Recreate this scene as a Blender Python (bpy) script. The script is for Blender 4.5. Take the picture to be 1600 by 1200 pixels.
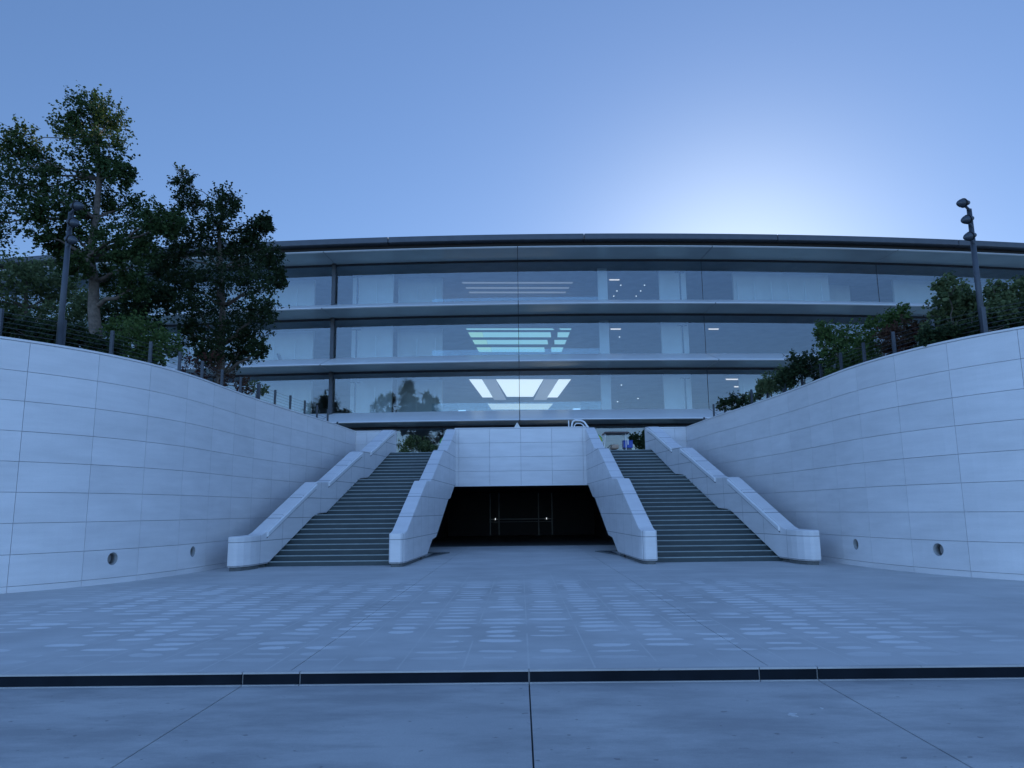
import bpy, math, random
import numpy as np
from mathutils import Vector, Matrix
PI = math.pi
S = bpy.context.scene
COL = S.collection
for o in list(bpy.data.objects): bpy.data.objects.remove(o)

# ------------------------------------------------------------------ camera
CAM = (-0.068, 0.0, 1.55); YAW = math.radians(-0.492); PITCH = math.radians(9.52); ROLL = math.radians(0.657); FPX = 1180.9
fw = Vector((math.sin(YAW)*math.cos(PITCH), math.cos(YAW)*math.cos(PITCH), math.sin(PITCH)))
r0 = Vector((math.cos(YAW), -math.sin(YAW), 0)); u0 = r0.cross(fw)
rt = r0*math.cos(ROLL) - u0*math.sin(ROLL); up = u0*math.cos(ROLL) + r0*math.sin(ROLL)
cd = bpy.data.cameras.new('camera'); cam = bpy.data.objects.new('camera', cd); COL.objects.link(cam)
cam.matrix_world = Matrix((( rt.x, up.x, -fw.x, CAM[0]), (rt.y, up.y, -fw.y, CAM[1]), (rt.z, up.z, -fw.z, CAM[2]), (0,0,0,1)))
cd.sensor_width = 36; cd.lens = FPX/1600*36; cd.clip_end = 6000; cd.clip_start = 0.05
S.camera = cam
def ray(px, py): return fw + rt*((px-800)/FPX) - up*((py-600)/FPX)
def atz(px, py, z):
    d = ray(px, py); t = (z-CAM[2])/d.z; return Vector(CAM)+d*t
def aty(px, py, y):
    d = ray(px, py); t = (y-CAM[1])/d.y; return Vector(CAM)+d*t

# ------------------------------------------------------------------ light
SKY_GAMMA = .68; SKY_TINT = (.86, 1.01, 1.33, 1); SKY_BACK_BOOST = 2.3
SUN_AZ = 16.8; SUN_EL = 13.5      # degrees right of +Y, above horizon
AUREOLE = 1.35; _a, _e = math.radians(SUN_AZ), math.radians(SUN_EL+1.5)
SUNV = (math.sin(_a)*math.cos(_e), math.cos(_a)*math.cos(_e), math.sin(_e))
w = bpy.data.worlds.new('World'); S.world = w; w.use_nodes = True
nt = w.node_tree; nt.nodes.clear()
sky = nt.nodes.new('ShaderNodeTexSky'); sky.sky_type = 'NISHITA'; sky.sun_disc = False
sky.sun_elevation = math.radians(SUN_EL); sky.sun_rotation = math.radians(SUN_AZ)
sky.air_density = 1.0; sky.dust_density = 0.2; sky.ozone_density = 4.0; sky.altitude = 0
bg = nt.nodes.new('ShaderNodeBackground'); bg.inputs[1].default_value = 0.12
wo = nt.nodes.new('ShaderNodeOutputWorld')
gam = nt.nodes.new('ShaderNodeGamma'); gam.inputs[1].default_value = SKY_GAMMA
tint = nt.nodes.new('ShaderNodeMix'); tint.data_type = 'RGBA'; tint.blend_type = 'MULTIPLY'; tint.inputs[0].default_value = 1.0
tint.inputs[7].default_value = SKY_TINT
nt.links.new(sky.outputs[0], gam.inputs[0]); nt.links.new(gam.outputs[0], tint.inputs[6])
# added boost: sky behind the viewer brightened to lift the shaded walls and ground
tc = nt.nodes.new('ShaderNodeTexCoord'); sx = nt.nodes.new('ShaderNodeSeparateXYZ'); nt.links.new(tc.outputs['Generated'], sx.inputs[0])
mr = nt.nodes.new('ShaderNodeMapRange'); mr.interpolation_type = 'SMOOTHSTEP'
for k_, v_ in ((1, .55), (2, -.6), (3, 1.0), (4, SKY_BACK_BOOST)): mr.inputs[k_].default_value = v_
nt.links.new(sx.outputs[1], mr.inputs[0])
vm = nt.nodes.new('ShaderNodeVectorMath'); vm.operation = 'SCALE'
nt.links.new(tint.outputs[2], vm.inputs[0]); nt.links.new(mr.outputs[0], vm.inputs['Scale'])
# aureole of the low sun
dp = nt.nodes.new('ShaderNodeVectorMath'); dp.operation = 'DOT_PRODUCT'; nt.links.new(tc.outputs['Generated'], dp.inputs[0])
dp.inputs[1].default_value = SUNV
def wm(op, a, b):
    n = nt.nodes.new('ShaderNodeMath'); n.operation = op
    for i, x in ((0, a), (1, b)):
        if isinstance(x, bpy.types.NodeSocket): nt.links.new(x, n.inputs[i])
        else: n.inputs[i].default_value = x
    return n.outputs[0]
au = wm('MULTIPLY', wm('POWER', wm('MAXIMUM', dp.outputs['Value'], 0.0), 75.0), AUREOLE)
ac = nt.nodes.new('ShaderNodeVectorMath'); ac.operation = 'SCALE'; ac.inputs[0].default_value = (1.12, 1.12, .75); nt.links.new(au, ac.inputs['Scale'])
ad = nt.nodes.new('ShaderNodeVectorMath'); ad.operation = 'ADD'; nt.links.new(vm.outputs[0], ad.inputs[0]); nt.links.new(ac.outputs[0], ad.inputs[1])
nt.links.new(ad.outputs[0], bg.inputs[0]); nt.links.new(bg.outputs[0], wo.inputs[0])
sd = bpy.data.lights.new('sun', 'SUN'); sd.energy = 3.0; sd.angle = math.radians(0.5); sd.color = (1.0, .86, .66)
sun = bpy.data.objects.new('sun', sd); COL.objects.link(sun)
sdir = Vector((math.sin(math.radians(SUN_AZ))*math.cos(math.radians(SUN_EL)), math.cos(math.radians(SUN_AZ))*math.cos(math.radians(SUN_EL)), math.sin(math.radians(SUN_EL))))
sun.rotation_euler = sdir.to_track_quat('Z', 'Y').to_euler()
S.view_settings.view_transform = 'Standard'; S.view_settings.look = 'None'
S.view_settings.exposure = 0.74; S.view_settings.gamma = 1.0

# ------------------------------------------------------------------ materials
def nmat(name):
    m = bpy.data.materials.new(name); m.use_nodes = True
    n = m.node_tree.nodes; n.clear()
    out = n.new('ShaderNodeOutputMaterial'); b = n.new('ShaderNodeBsdfPrincipled')
    m.node_tree.links.new(b.outputs[0], out.inputs[0])
    return m, m.node_tree, b, out
def node(t, typ, **kw):
    n = t.nodes.new(typ)
    for k, v in kw.items():
        if k == 'ins':
            for i, x in v.items():
                if isinstance(x, bpy.types.NodeSocket): t.links.new(x, n.inputs[i])
                else: n.inputs[i].default_value = x
        else: setattr(n, k, v)
    return n
def math_(t, op, a, b=0.0, c=None, clamp=False):
    n = node(t, 'ShaderNodeMath', operation=op, ins={0: a, 1: b}); n.use_clamp = clamp
    if c is not None:
        if isinstance(c, bpy.types.NodeSocket): t.links.new(c, n.inputs[2])
        else: n.inputs[2].default_value = c
    return n.outputs[0]
def mixc(t, f, a, b, mode='MIX'):
    n = node(t, 'ShaderNodeMix', data_type='RGBA', blend_type=mode)
    for i, x in ((0, f), (6, a), (7, b)):
        if isinstance(x, bpy.types.NodeSocket): t.links.new(x, n.inputs[i])
        else: n.inputs[i].default_value = (x if i == 0 else (tuple(x)+(1,))[:4])
    return n.outputs[2]
def mapr(t, v, a, b, c=0.0, d=1.0, smooth=False):
    n = node(t, 'ShaderNodeMapRange', ins={0: v, 1: a, 2: b, 3: c, 4: d})
    if smooth: n.interpolation_type = 'SMOOTHSTEP'
    return n.outputs[0]
def noise(t, vec, scale, detail=4, rough=.55):
    return node(t, 'ShaderNodeTexNoise', ins={'Vector': vec, 'Scale': scale, 'Detail': detail, 'Roughness': rough}).outputs[0]
def bump(t, b, h, strength=.2, dist=.01):
    n = node(t, 'ShaderNodeBump', ins={'Strength': strength, 'Distance': dist, 'Height': h}); t.links.new(n.outputs[0], b.inputs['Normal'])
def geo(t): return t.nodes.new('ShaderNodeNewGeometry')
def scaled(t, vec, s):
    return node(t, 'ShaderNodeMapping', ins={'Vector': vec, 'Scale': s}).outputs[0]

def simple(name, col, rough=.5, metal=0, var=.12, nscale=6, bmp=.0, spec=.5):
    m, t, b, o = nmat(name); g = geo(t)
    n = noise(t, g.outputs['Position'], nscale)
    f = mapr(t, n, .3, .7)
    c = mixc(t, f, tuple(x*(1-var) for x in col), tuple(min(1, x*(1+var)) for x in col))
    t.links.new(c, b.inputs['Base Color'])
    b.inputs['Roughness'].default_value = rough; b.inputs['Metallic'].default_value = metal
    b.inputs['Specular IOR Level'].default_value = spec
    if bmp: bump(t, b, noise(t, g.outputs['Position'], nscale*8), bmp, .005)
    return m

def cladding(name, col, joints=None):
    """pale precast cladding; soft streaks, per panel tone, optional joint lines at set heights / depths"""
    m, t, b, o = nmat(name); g = geo(t); P = g.outputs['Position']
    isl = g.outputs['Random Per Island']
    n1 = noise(t, scaled(t, P, (1, 1, 2.6)), 0.9, 5, .6)
    n2 = noise(t, scaled(t, P, (.6, .6, 5)), 1.3, 4, .6)
    n3 = noise(t, P, 60, 3)
    k = math_(t, 'ADD', math_(t, 'MULTIPLY', mapr(t, n1, .25, .75), .5), math_(t, 'MULTIPLY', mapr(t, n2, .25, .75), .5))
    k = math_(t, 'ADD', k, math_(t, 'MULTIPLY', math_(t, 'SUBTRACT', isl, .5), .32))
    c = mixc(t, k, tuple(x*.86 for x in col), tuple(min(1, x*1.09) for x in col))
    c = mixc(t, mapr(t, n3, .35, .65, 0, .06), c, (.3, .3, .3))
    h = n3
    if joints:
        sp = node(t, 'ShaderNodeSeparateXYZ', ins={0: P})
        ax, z0, dz, y0, dy = joints
        def line(v, v0, dv, wd):
            q = math_(t, 'FRACT', math_(t, 'DIVIDE', math_(t, 'SUBTRACT', v, v0-50*dv), dv))
            q = math_(t, 'MULTIPLY', math_(t, 'MINIMUM', q, math_(t, 'SUBTRACT', 1.0, q)), dv)
            return mapr(t, q, wd*.5, wd)
        lz = line(sp.outputs[2], z0, dz, .011); ly = line(sp.outputs[ax], y0, dy, .009)
        l = math_(t, 'MINIMUM', lz, ly)
        c = mixc(t, mapr(t, l, 0, 1, .8, 0), c, (.12, .12, .13))
        bump(t, b, l, .7, .008)
    else:
        bump(t, b, h, .06, .003)
    t.links.new(c, b.inputs['Base Color'])
    b.inputs['Roughness'].default_value = .42
    return m

CLAD = (.765, .755, .755)
M = {}
M['clad'] = cladding('pale_cladding', CLAD)
M['clad_par'] = cladding('parapet_cladding', CLAD, (1, .13, .64, 22.2, 1.42))
M['joint'] = simple('joint_sealant', (.36, .36, .37), .8)
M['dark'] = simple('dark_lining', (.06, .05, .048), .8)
M['drain'] = simple('drain_pipe', (.30, .31, .31), .6)
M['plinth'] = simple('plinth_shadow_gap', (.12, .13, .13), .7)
M['step'] = None
M['metal_dark'] = simple('painted_dark_metal', (.06, .07, .085), .45, .3)
M['fascia'] = simple('roof_fascia_metal', (.075, .085, .10), .42, .35, .1, 1.5)
M['black'] = simple('black_recess', (.01, .01, .012), .6)
M['white_paint'] = simple('white_paint', (.78, .78, .78), .35, 0, .03)
M['white_in'] = simple('interior_white', (.72, .71, .70), .7, 0, .05, 1)
M['grey_in'] = simple('interior_grey', (.33, .34, .37), .8, 0, .1, 1)
M['floor_in'] = simple('interior_floor', (.45, .44, .42), .35, 0, .08, 1)
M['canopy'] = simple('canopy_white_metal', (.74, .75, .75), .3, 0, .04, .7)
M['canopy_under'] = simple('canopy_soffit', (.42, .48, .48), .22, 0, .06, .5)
M['frame'] = simple('dark_glazing_frame', (.03, .035, .045), .4, .2)
M['soil'] = simple('planting_soil', (.07, .055, .04), .95, 0, .3, 3, .5)
M['grass'] = simple('ground_grass', (.05, .075, .03), .95, 0, .3, .6, .4)
M['bark'] = simple('bark', (.13, .105, .085), .9, 0, .35, 9, .8)
M['blue_plastic'] = simple('blue_plastic', (.02, .07, .38), .35)
M['tan_vinyl'] = simple('tan_vinyl', (.42, .30, .22), .5)
M['cart_body'] = simple('cart_body_paint', (.10, .07, .06), .3)
M['tyre'] = simple('tyre_rubber', (.02, .02, .02), .8)
M['canvas'] = simple('umbrella_canvas', (.75, .73, .68), .8)
for nm, c in (('rb_green', (.08, .35, .10)), ('rb_yellow', (.75, .55, .05)), ('rb_orange', (.75, .25, .03)), ('rb_red', (.55, .04, .05)), ('rb_purple', (.25, .06, .35)), ('rb_blue', (.03, .16, .5))):
    M[nm] = simple(nm, c, .5, 0, .04)
def emis(name, col, s):
    m, t, b, o = nmat(name); b.inputs['Base Color'].default_value = (*col, 1)
    b.inputs['Emission Color'].default_value = (*col, 1); b.inputs['Emission Strength'].default_value = s
    return m
M['skylight'] = emis('skylight_glazing', (.88, .92, .92), .55)
M['skylight_teal'] = emis('skylight_teal', (.30, .60, .66), .46)
M['skylight_green'] = emis('skylight_green', (.36, .66, .54), .48)
M['cove'] = emis('lit_cove', (.80, .78, .68), .42)  # emission stands in for ceiling surfaces lit by the skylights
M['cove_dim'] = emis('lit_cove_dim', (.52, .54, .60), .17)  # weaker version of the same stand-in glow
M['lamp_strip'] = emis('lamp_strip', (1.0, .86, .80), .55)
M['lamp_point'] = emis('lamp_point', (.9, .95, 1.0), .7)

def m_glass():
    m = bpy.data.materials.new('facade_glass'); m.use_nodes = True; t = m.node_tree; t.nodes.clear()
    out = t.nodes.new('ShaderNodeOutputMaterial')
    tr = node(t, 'ShaderNodeBsdfTransparent', ins={0: (.86, .93, .95, 1)})
    gl = node(t, 'ShaderNodeBsdfGlossy', ins={0: (.92, .95, 1, 1), 'Roughness': .0})
    g = geo(t)
    dt = node(t, 'ShaderNodeVectorMath', operation='DOT_PRODUCT', ins={0: g.outputs['Normal'], 1: g.outputs['Incoming']})
    f = math_(t, 'ADD', .075, math_(t, 'MULTIPLY', .925, math_(t, 'POWER', math_(t, 'SUBTRACT', 1.0, math_(t, 'ABSOLUTE', dt.outputs['Value']), clamp=True), 5.0)))
    mx = node(t, 'ShaderNodeMixShader', ins={0: f, 1: tr.outputs[0], 2: gl.outputs[0]})
    t.links.new(mx.outputs[0], out.inputs[0]); return m
M['glass'] = m_glass()

def m_step():
    m, t, b, o = nmat('grey_green_stone'); g = geo(t); P = g.outputs['Position']
    a = noise(t, scaled(t, P, (.8, 2, 2)), 1.6, 5, .6); s = noise(t, P, 45, 3)
    c = mixc(t, mapr(t, a, .3, .7), (.030, .052, .060), (.058, .086, .092))
    c = mixc(t, math_(t, 'MULTIPLY', g.outputs['Random Per Island'], .35), c, (.022, .040, .048))
    c = mixc(t, mapr(t, s, .4, .6, 0, .2), c, (.05, .05, .05))
    t.links.new(c, b.inputs['Base Color']); b.inputs['Roughness'].default_value = .5
    bump(t, b, s, .15, .004); return m
M['step'] = m_step()
M['nosing'] = simple('step_nosing', (.30, .36, .36), .5, 0, .12, 5)

def m_plaza():
    m, t, b, o = nmat('plaza_concrete'); g = geo(t); P = g.outputs['Position']
    sp = node(t, 'ShaderNodeSeparateXYZ', ins={0: P}); X, Y = sp.outputs[0], sp.outputs[1]
    a = noise(t, P, .55, 6, .6); a2 = noise(t, scaled(t, P, (.5, 1.6, 1)), 1.1, 5, .65); s = noise(t, P, 70, 3)
    c = mixc(t, mapr(t, a, .3, .7), (.41, .41, .405), (.60, .60, .59))
    c = mixc(t, mapr(t, a2, .42, .68, 0, .5), c, (.40, .405, .405))
    # worn pale patches sitting in rows between the saw cuts
    CX, CY = .66, .36
    warp = noise(t, P, 1.3, 2); w2 = noise(t, scaled(t, P, (1, 1, 1)), 9, 3, .6)
    Xw = math_(t, 'ADD', X, math_(t, 'MULTIPLY', math_(t, 'SUBTRACT', w2, .5), .16))
    Yw = math_(t, 'ADD', Y, math_(t, 'MULTIPLY', math_(t, 'SUBTRACT', warp, .5), .22))
    u = math_(t, 'DIVIDE', Xw, CX); v = math_(t, 'DIVIDE', Yw, CY)
    fu = math_(t, 'SUBTRACT', math_(t, 'FRACT', u), .5); fv = math_(t, 'SUBTRACT', math_(t, 'FRACT', v), .5)
    cell = node(t, 'ShaderNodeCombineXYZ', ins={0: math_(t, 'FLOOR', u), 1: math_(t, 'FLOOR', v), 2: 3.0})
    wn = node(t, 'ShaderNodeTexWhiteNoise', noise_dimensions='3D', ins={0: cell.outputs[0]})
    ws = node(t, 'ShaderNodeSeparateColor', ins={0: wn.outputs[1]})
    ru = mapr(t, ws.outputs[0], 0, 1, .26, .50); rv = mapr(t, ws.outputs[1], 0, 1, .16, .40)
    du = math_(t, 'DIVIDE', fu, ru); dv = math_(t, 'DIVIDE', fv, rv)
    d = math_(t, 'ADD', math_(t, 'POWER', math_(t, 'ABSOLUTE', du), 3.0), math_(t, 'POWER', math_(t, 'ABSOLUTE', dv), 2.0))
    d = math_(t, 'ADD', d, math_(t, 'MULTIPLY', math_(t, 'SUBTRACT', w2, .5), 1.3))
    patch = mapr(t, d, .55, 1.0, 1, 0, True)
    region = mapr(t, noise(t, scaled(t, P, (.9, .7, 1)), .33, 2), .34, .50, 0, 1, True)
    keep = mapr(t, math_(t, 'SUBTRACT', math_(t, 'ADD', ws.outputs[2], math_(t, 'MULTIPLY', region, .80)), .76), 0, .35, 0, 1)
    yb = math_(t, 'MULTIPLY', mapr(t, Y, 8.1, 9.2), mapr(t, Y, 18.0, 16.5))
    xb = math_(t, 'MULTIPLY', mapr(t, X, -10, -7), mapr(t, X, 6.5, 4.2))
    pm = math_(t, 'MULTIPLY', math_(t, 'MULTIPLY', patch, keep), math_(t, 'MULTIPLY', yb, xb))
    c = mixc(t, math_(t, 'MULTIPLY', pm, .88), c, (.76, .765, .76))
    # broken pale saw cuts
    fx = math_(t, 'MULTIPLY', math_(t, 'ABSOLUTE', math_(t, 'SUBTRACT', math_(t, 'FRACT', math_(t, 'ADD', u, 0.5)), .5)), CX)
    cut = mapr(t, math_(t, 'MULTIPLY', math_(t, 'ABSOLUTE', math_(t, 'SUBTRACT', math_(t, 'FRACT', math_(t, 'ADD', math_(t, 'DIVIDE', X, CX), 0.5)), .5)), CX), .005, .013, 1, 0)
    cut = math_(t, 'MULTIPLY', cut, mapr(t, noise(t, P, .8, 3), .40, .52))
    cut = math_(t, 'MULTIPLY', cut, math_(t, 'MULTIPLY', xb, mapr(t, Y, 19.5, 18.5)))
    c = mixc(t, math_(t, 'MULTIPLY', cut, .7), c, (.6, .6, .58))
    c = mixc(t, mapr(t, s, .35, .65, 0, .10), c, (.18, .18, .18))
    # edge of the kerb paler
    t.links.new(c, b.inputs['Base Color']); b.inputs['Roughness'].default_value = .55
    bump(t, b, math_(t, 'ADD', math_(t, 'MULTIPLY', s, .5), a2), .12, .006); return m
M['plaza'] = m_plaza()
def m_conc(name, lo, hi, stain):
    m, t, b, o = nmat(name); g = geo(t); P = g.outputs['Position']
    a = noise(t, P, .45, 6, .62); a2 = noise(t, scaled(t, P, (.5, 1.3, 1)), 1.4, 6, .7); s = noise(t, P, 90, 3)
    sp = mapr(t, noise(t, P, 9, 2), .70, .74)
    c = mixc(t, mapr(t, a, .36, .64), lo, hi)
    c = mixc(t, mapr(t, a2, .42, .62, 0, .85), c, stain)
    c = mixc(t, mapr(t, s, .35, .65, 0, .14), c, (.12, .12, .12))
    c = mixc(t, math_(t, 'MULTIPLY', sp, .5), c, (.08, .08, .08))
    t.links.new(c, b.inputs['Base Color']); b.inputs['Roughness'].default_value = .6
    bump(t, b, math_(t, 'ADD', s, math_(t, 'MULTIPLY', a2, 1.0)), .12, .006); return m
M['road'] = m_conc('road_concrete', (.40, .405, .405), (.50, .50, .49), (.30, .305, .31))
M['kerb_top'] = m_conc('kerb_concrete', (.45, .45, .44), (.55, .55, .54), (.38, .38, .38))
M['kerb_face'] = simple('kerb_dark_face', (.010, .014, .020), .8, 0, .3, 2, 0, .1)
M['paver_up'] = m_conc('upper_paving', (.26, .26, .25), (.34, .34, .33), (.2, .2, .2))
M['tar'] = simple('joint_tar', (.05, .055, .06), .8)

def m_leaf(name, c0, c1, c2=None, tr=.35):
    m = bpy.data.materials.new(name); m.use_nodes = True; t = m.node_tree; t.nodes.clear()
    out = t.nodes.new('ShaderNodeOutputMaterial'); g = geo(t)
    col = mixc(t, g.outputs['Random Per Island'], c0, c1)
    if c2: col = mixc(t, mapr(t, noise(t, g.outputs['Position'], 1.1, 2), .45, .62, 0, .8), col, c2)
    b = node(t, 'ShaderNodeBsdfPrincipled', ins={'Base Color': col, 'Roughness': .75, 'Specular IOR Level': .25})
    tl = node(t, 'ShaderNodeBsdfTranslucent', ins={0: col})
    mx = node(t, 'ShaderNodeMixShader', ins={0: tr, 1: b.outputs[0], 2: tl.outputs[0]})
    t.links.new(mx.outputs[0], out.inputs[0]); return m
M['leaf_oak'] = m_leaf('leaf_oak', (.028, .058, .020), (.072, .112, .035), (.042, .08, .025))
M['leaf_dark'] = m_leaf('leaf_dark', (.018, .036, .016), (.046, .072, .026))
M['leaf_green'] = m_leaf('leaf_green', (.05, .10, .03), (.11, .17, .05))
M['leaf_olive'] = m_leaf('leaf_olive', (.07, .11, .045), (.16, .20, .09))
M['leaf_red'] = m_leaf('leaf_red', (.07, .030, .025), (.13, .05, .035), (.06, .055, .03))
M['twig'] = simple('twig_brown', (.075, .055, .05), .9, 0, .3, 8)

# ------------------------------------------------------------------ mesh builder
class MB:
    def __init__(s): s.v = []; s.f = []; s.m = []
    def add(s, vs, fs, mi=0):
        k = len(s.v); s.v += [tuple(v) for v in vs]; s.f += [tuple(i+k for i in f) for f in fs]; s.m += [mi]*len(fs); return s
    def box(s, x0, x1, y0, y1, z0, z1, mi=0):
        return s.add([(x0,y0,z0),(x1,y0,z0),(x1,y1,z0),(x0,y1,z0),(x0,y0,z1),(x1,y0,z1),(x1,y1,z1),(x0,y1,z1)],
              [(0,3,2,1),(4,5,6,7),(0,1,5,4),(1,2,6,5),(2,3,7,6),(3,0,4,7)], mi)
    def hexa(s, a, b, mi=0):     # two quads a (4 pts) and b (4 pts)
        return s.add(list(a)+list(b), [(0,3,2,1),(4,5,6,7),(0,1,5,4),(1,2,6,5),(2,3,7,6),(3,0,4,7)], mi)
    def loft(s, secs, mi=0, caps=True):   # list of rings with the same point count
        n = len(secs[0]); k = len(s.v); vs = [p for r in secs for p in r]; fs = []
        for i in range(len(secs)-1):
            for j in range(n):
                a = i*n+j; b2 = i*n+(j+1) % n; fs.append((a, b2, b2+n, a+n))
        if caps: fs.append(tuple(range(n-1, -1, -1))); fs.append(tuple((len(secs)-1)*n+j for j in range(n)))
        return s.add(vs, fs, mi)
    def tube(s, pts, rad, n=8, mi=0, caps=True):
        pts = [Vector(p) for p in pts]; rads = rad if isinstance(rad, (list, tuple)) else [rad]*len(pts); secs = []
        prev = None
        for i, p in enumerate(pts):
            d = (pts[min(i+1, len(pts)-1)] - pts[max(i-1, 0)]).normalized()
            if prev is None: a = d.orthogonal().normalized()
            else:
                a = prev - d*prev.dot(d)
                a = a.normalized() if a.length > 1e-6 else d.orthogonal().normalized()
            prev = a; b = d.cross(a)
            secs.append([tuple(p + (a*math.cos(2*PI*k/n) + b*math.sin(2*PI*k/n))*rads[i]) for k in range(n)])
        return s.loft(secs, mi, caps)
    def lathe(s, p, axis, prof, n=20, mi=0):
        ax = Vector(axis).normalized(); a = ax.orthogonal().normalized(); b = ax.cross(a); p = Vector(p)
        return s.loft([[tuple(p+ax*h+(a*math.cos(2*PI*k/n)+b*math.sin(2*PI*k/n))*max(r, .0005)) for k in range(n)] for h, r in prof], mi)
    def build(s, name, mats, parent=None, smooth=False, bevel=0, seg=2):
        me = bpy.data.meshes.new(name); me.from_pydata(s.v, [], s.f)
        for m in (mats if isinstance(mats, (list, tuple)) else [mats]): me.materials.append(M[m] if isinstance(m, str) else m)
        if any(s.m): me.polygons.foreach_set('material_index', s.m)
        import bmesh
        bm = bmesh.new(); bm.from_mesh(me); bmesh.ops.recalc_face_normals(bm, faces=bm.faces); bm.to_mesh(me); bm.free()
        if smooth: me.polygons.foreach_set('use_smooth', [True]*len(me.polygons)); 
        o = bpy.data.objects.new(name, me); COL.objects.link(o)
        if parent: o.parent = parent
        if bevel:
            b = o.modifiers.new('bevel', 'BEVEL'); b.width = bevel; b.segments = seg; b.limit_method = 'ANGLE'; b.angle_limit = math.radians(35)
        return o
def thing(name, label, cat, group=None, loc=(0, 0, 0)):
    o = bpy.data.objects.new(name, None); COL.objects.link(o); o.location = loc; o.empty_display_size = .2
    return tag(o, label, cat, group)
def tag(o, label, cat, group=None):
    o['label'] = label; o['category'] = cat
    if group: o['group'] = group
    return o
def struct(o): o['kind'] = 'structure'; return o
def off(o, loc):           # re-express a child's world-space mesh relative to its parent's location
    for c in o.children: c.matrix_parent_inverse = Matrix.Translation(-Vector(o.location))

T = 5.30        # top of the retaining walls
UP = 4.20       # upper plaza level
# ------------------------------------------------------------------ wall curve (left, x<0; mirrored for the right)
CTRL = [(-90,9.0),(-60,10.2),(-40,11.0),(-25,11.6),(-17,12.3),(-13.2,13.5),(-11.7,14.7),(-10.6,15.85),(-9.8,17.1),(-9.25,18.6),(-8.95,20.2),(-8.85,21.8),(-8.78,23.4),(-8.68,24.9),(-8.52,26.5),(-8.28,28.7),(-8.0,31.0),(-7.68,35.0)]
def catmull(P, n=24):
    P = [np.array(p, float) for p in P]; P = [2*P[0]-P[1]]+P+[2*P[-1]-P[-2]]; out = []
    for i in range(1, len(P)-2):
        p0, p1, p2, p3 = P[i-1:i+3]
        for k in range(n):
            t = k/n; out.append(.5*((2*p1)+(-p0+p2)*t+(2*p0-5*p1+4*p2-p3)*t*t+(-p0+3*p1-3*p2+p3)*t**3))
    out.append(P[-2]); return np.array(out)
CV = catmull(CTRL); SL = np.concatenate([[0], np.cumsum(np.linalg.norm(np.diff(CV, axis=0), axis=1))]); SEND = SL[-1]
def cpt(s, o, z, sg=1):
    """point on the wall curve at arc length s, o metres towards the courtyard"""
    x = np.interp(s, SL, CV[:, 0]); y = np.interp(s, SL, CV[:, 1])
    x1 = np.interp(s+.1, SL, CV[:, 0]); y1 = np.interp(s+.1, SL, CV[:, 1]); x0 = np.interp(s-.1, SL, CV[:, 0]); y0 = np.interp(s-.1, SL, CV[:, 1])
    d = np.array([x1-x0, y1-y0]); d /= np.linalg.norm(d)+1e-9; n = np.array([d[1], -d[0]])
    return (sg*(x+n[0]*o), y+n[1]*o, z)
iA = int(np.argmin(np.abs(CV[:, 0]+10.6)+np.abs(CV[:, 1]-15.85))); SA = SL[iA]
STEP = (SEND-SA)/13.0
JS = [SEND-STEP*k for k in range(0, 24)][::-1]
rows = [(0.0, .13)]+[(.13+.64*i, .13+.64*(i+1)) for i in range(7)]+[(.13+.64*7, T-.055)]
G = .0045
def panel(mb, s0, s1, z0, z1, sg, th=.05, n=5):
    s0 += G; s1 -= G; z0 += G if z0 > 0 else 0; z1 -= G
    secs = []
    for i in range(n+1):
        s = s0+(s1-s0)*i/n
        secs.append([cpt(s, 0, z0, sg), cpt(s, 0, z1, sg), cpt(s, -th, z1, sg), cpt(s, -th, z0, sg)])
    mb.loft(secs)
def panel_hole(mb, tb, s0, s1, z0, z1, sg, r=.145, hz=.56, n=32):
    s0 += G; s1 -= G; z0 += G; z1 -= G; sc = (s0+s1)/2
    rect = []
    ang = sorted([2*PI*k/n for k in range(n)] + [math.atan2(zz-hz, ss-sc) % (2*PI) for ss in (s0, s1) for zz in (z0, z1)])
    inn, outr = [], []
    for a in ang:
        ca, sa = math.cos(a), math.sin(a)
        t = min([(s1-sc)/ca if ca > 1e-9 else 1e9, (s0-sc)/ca if ca < -1e-9 else 1e9, (z1-hz)/sa if sa > 1e-9 else 1e9, (z0-hz)/sa if sa < -1e-9 else 1e9])
        inn.append((sc+ca*r, hz+sa*r)); outr.append((sc+ca*t, hz+sa*t))
    m = len(ang); mid = [((a[0]*.5+b[0]*.5), (a[1]*.5+b[1]*.5)) for a, b in zip(inn, outr)]
    vs = [cpt(s, 0, z, sg) for s, z in inn]+[cpt(s, 0, z, sg) for s, z in mid]+[cpt(s, 0, z, sg) for s, z in outr]+[cpt(s, -.05, z, sg) for s, z in outr]+[cpt(s, -.05, z, sg) for s, z in inn]
    fs = []
    for k in range(5):
        for j in range(m): fs.append((k*m+j, k*m+(j+1) % m, ((k+1) % 5)*m+(j+1) % m, ((k+1) % 5)*m+j))
    mb.add(vs, fs)
    # sleeve
    for rr, o0, o1 in ((r-.002, -.012, -.19),):
        ring = [(sc+math.cos(2*PI*k/n)*rr, hz+math.sin(2*PI*k/n)*rr) for k in range(n)]
        ring2 = [(sc+math.cos(2*PI*k/n)*(rr-.012), hz+math.sin(2*PI*k/n)*(rr-.012)) for k in range(n)]
        tb.loft([[cpt(s, o0, z, sg) for s, z in ring], [cpt(s, o1, z, sg) for s, z in ring], [cpt(s, o1, z, sg) for s, z in ring2], [cpt(s, o0, z, sg) for s, z in ring2], [cpt(s, o0, z, sg) for s, z in ring]], 0, False)

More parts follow.
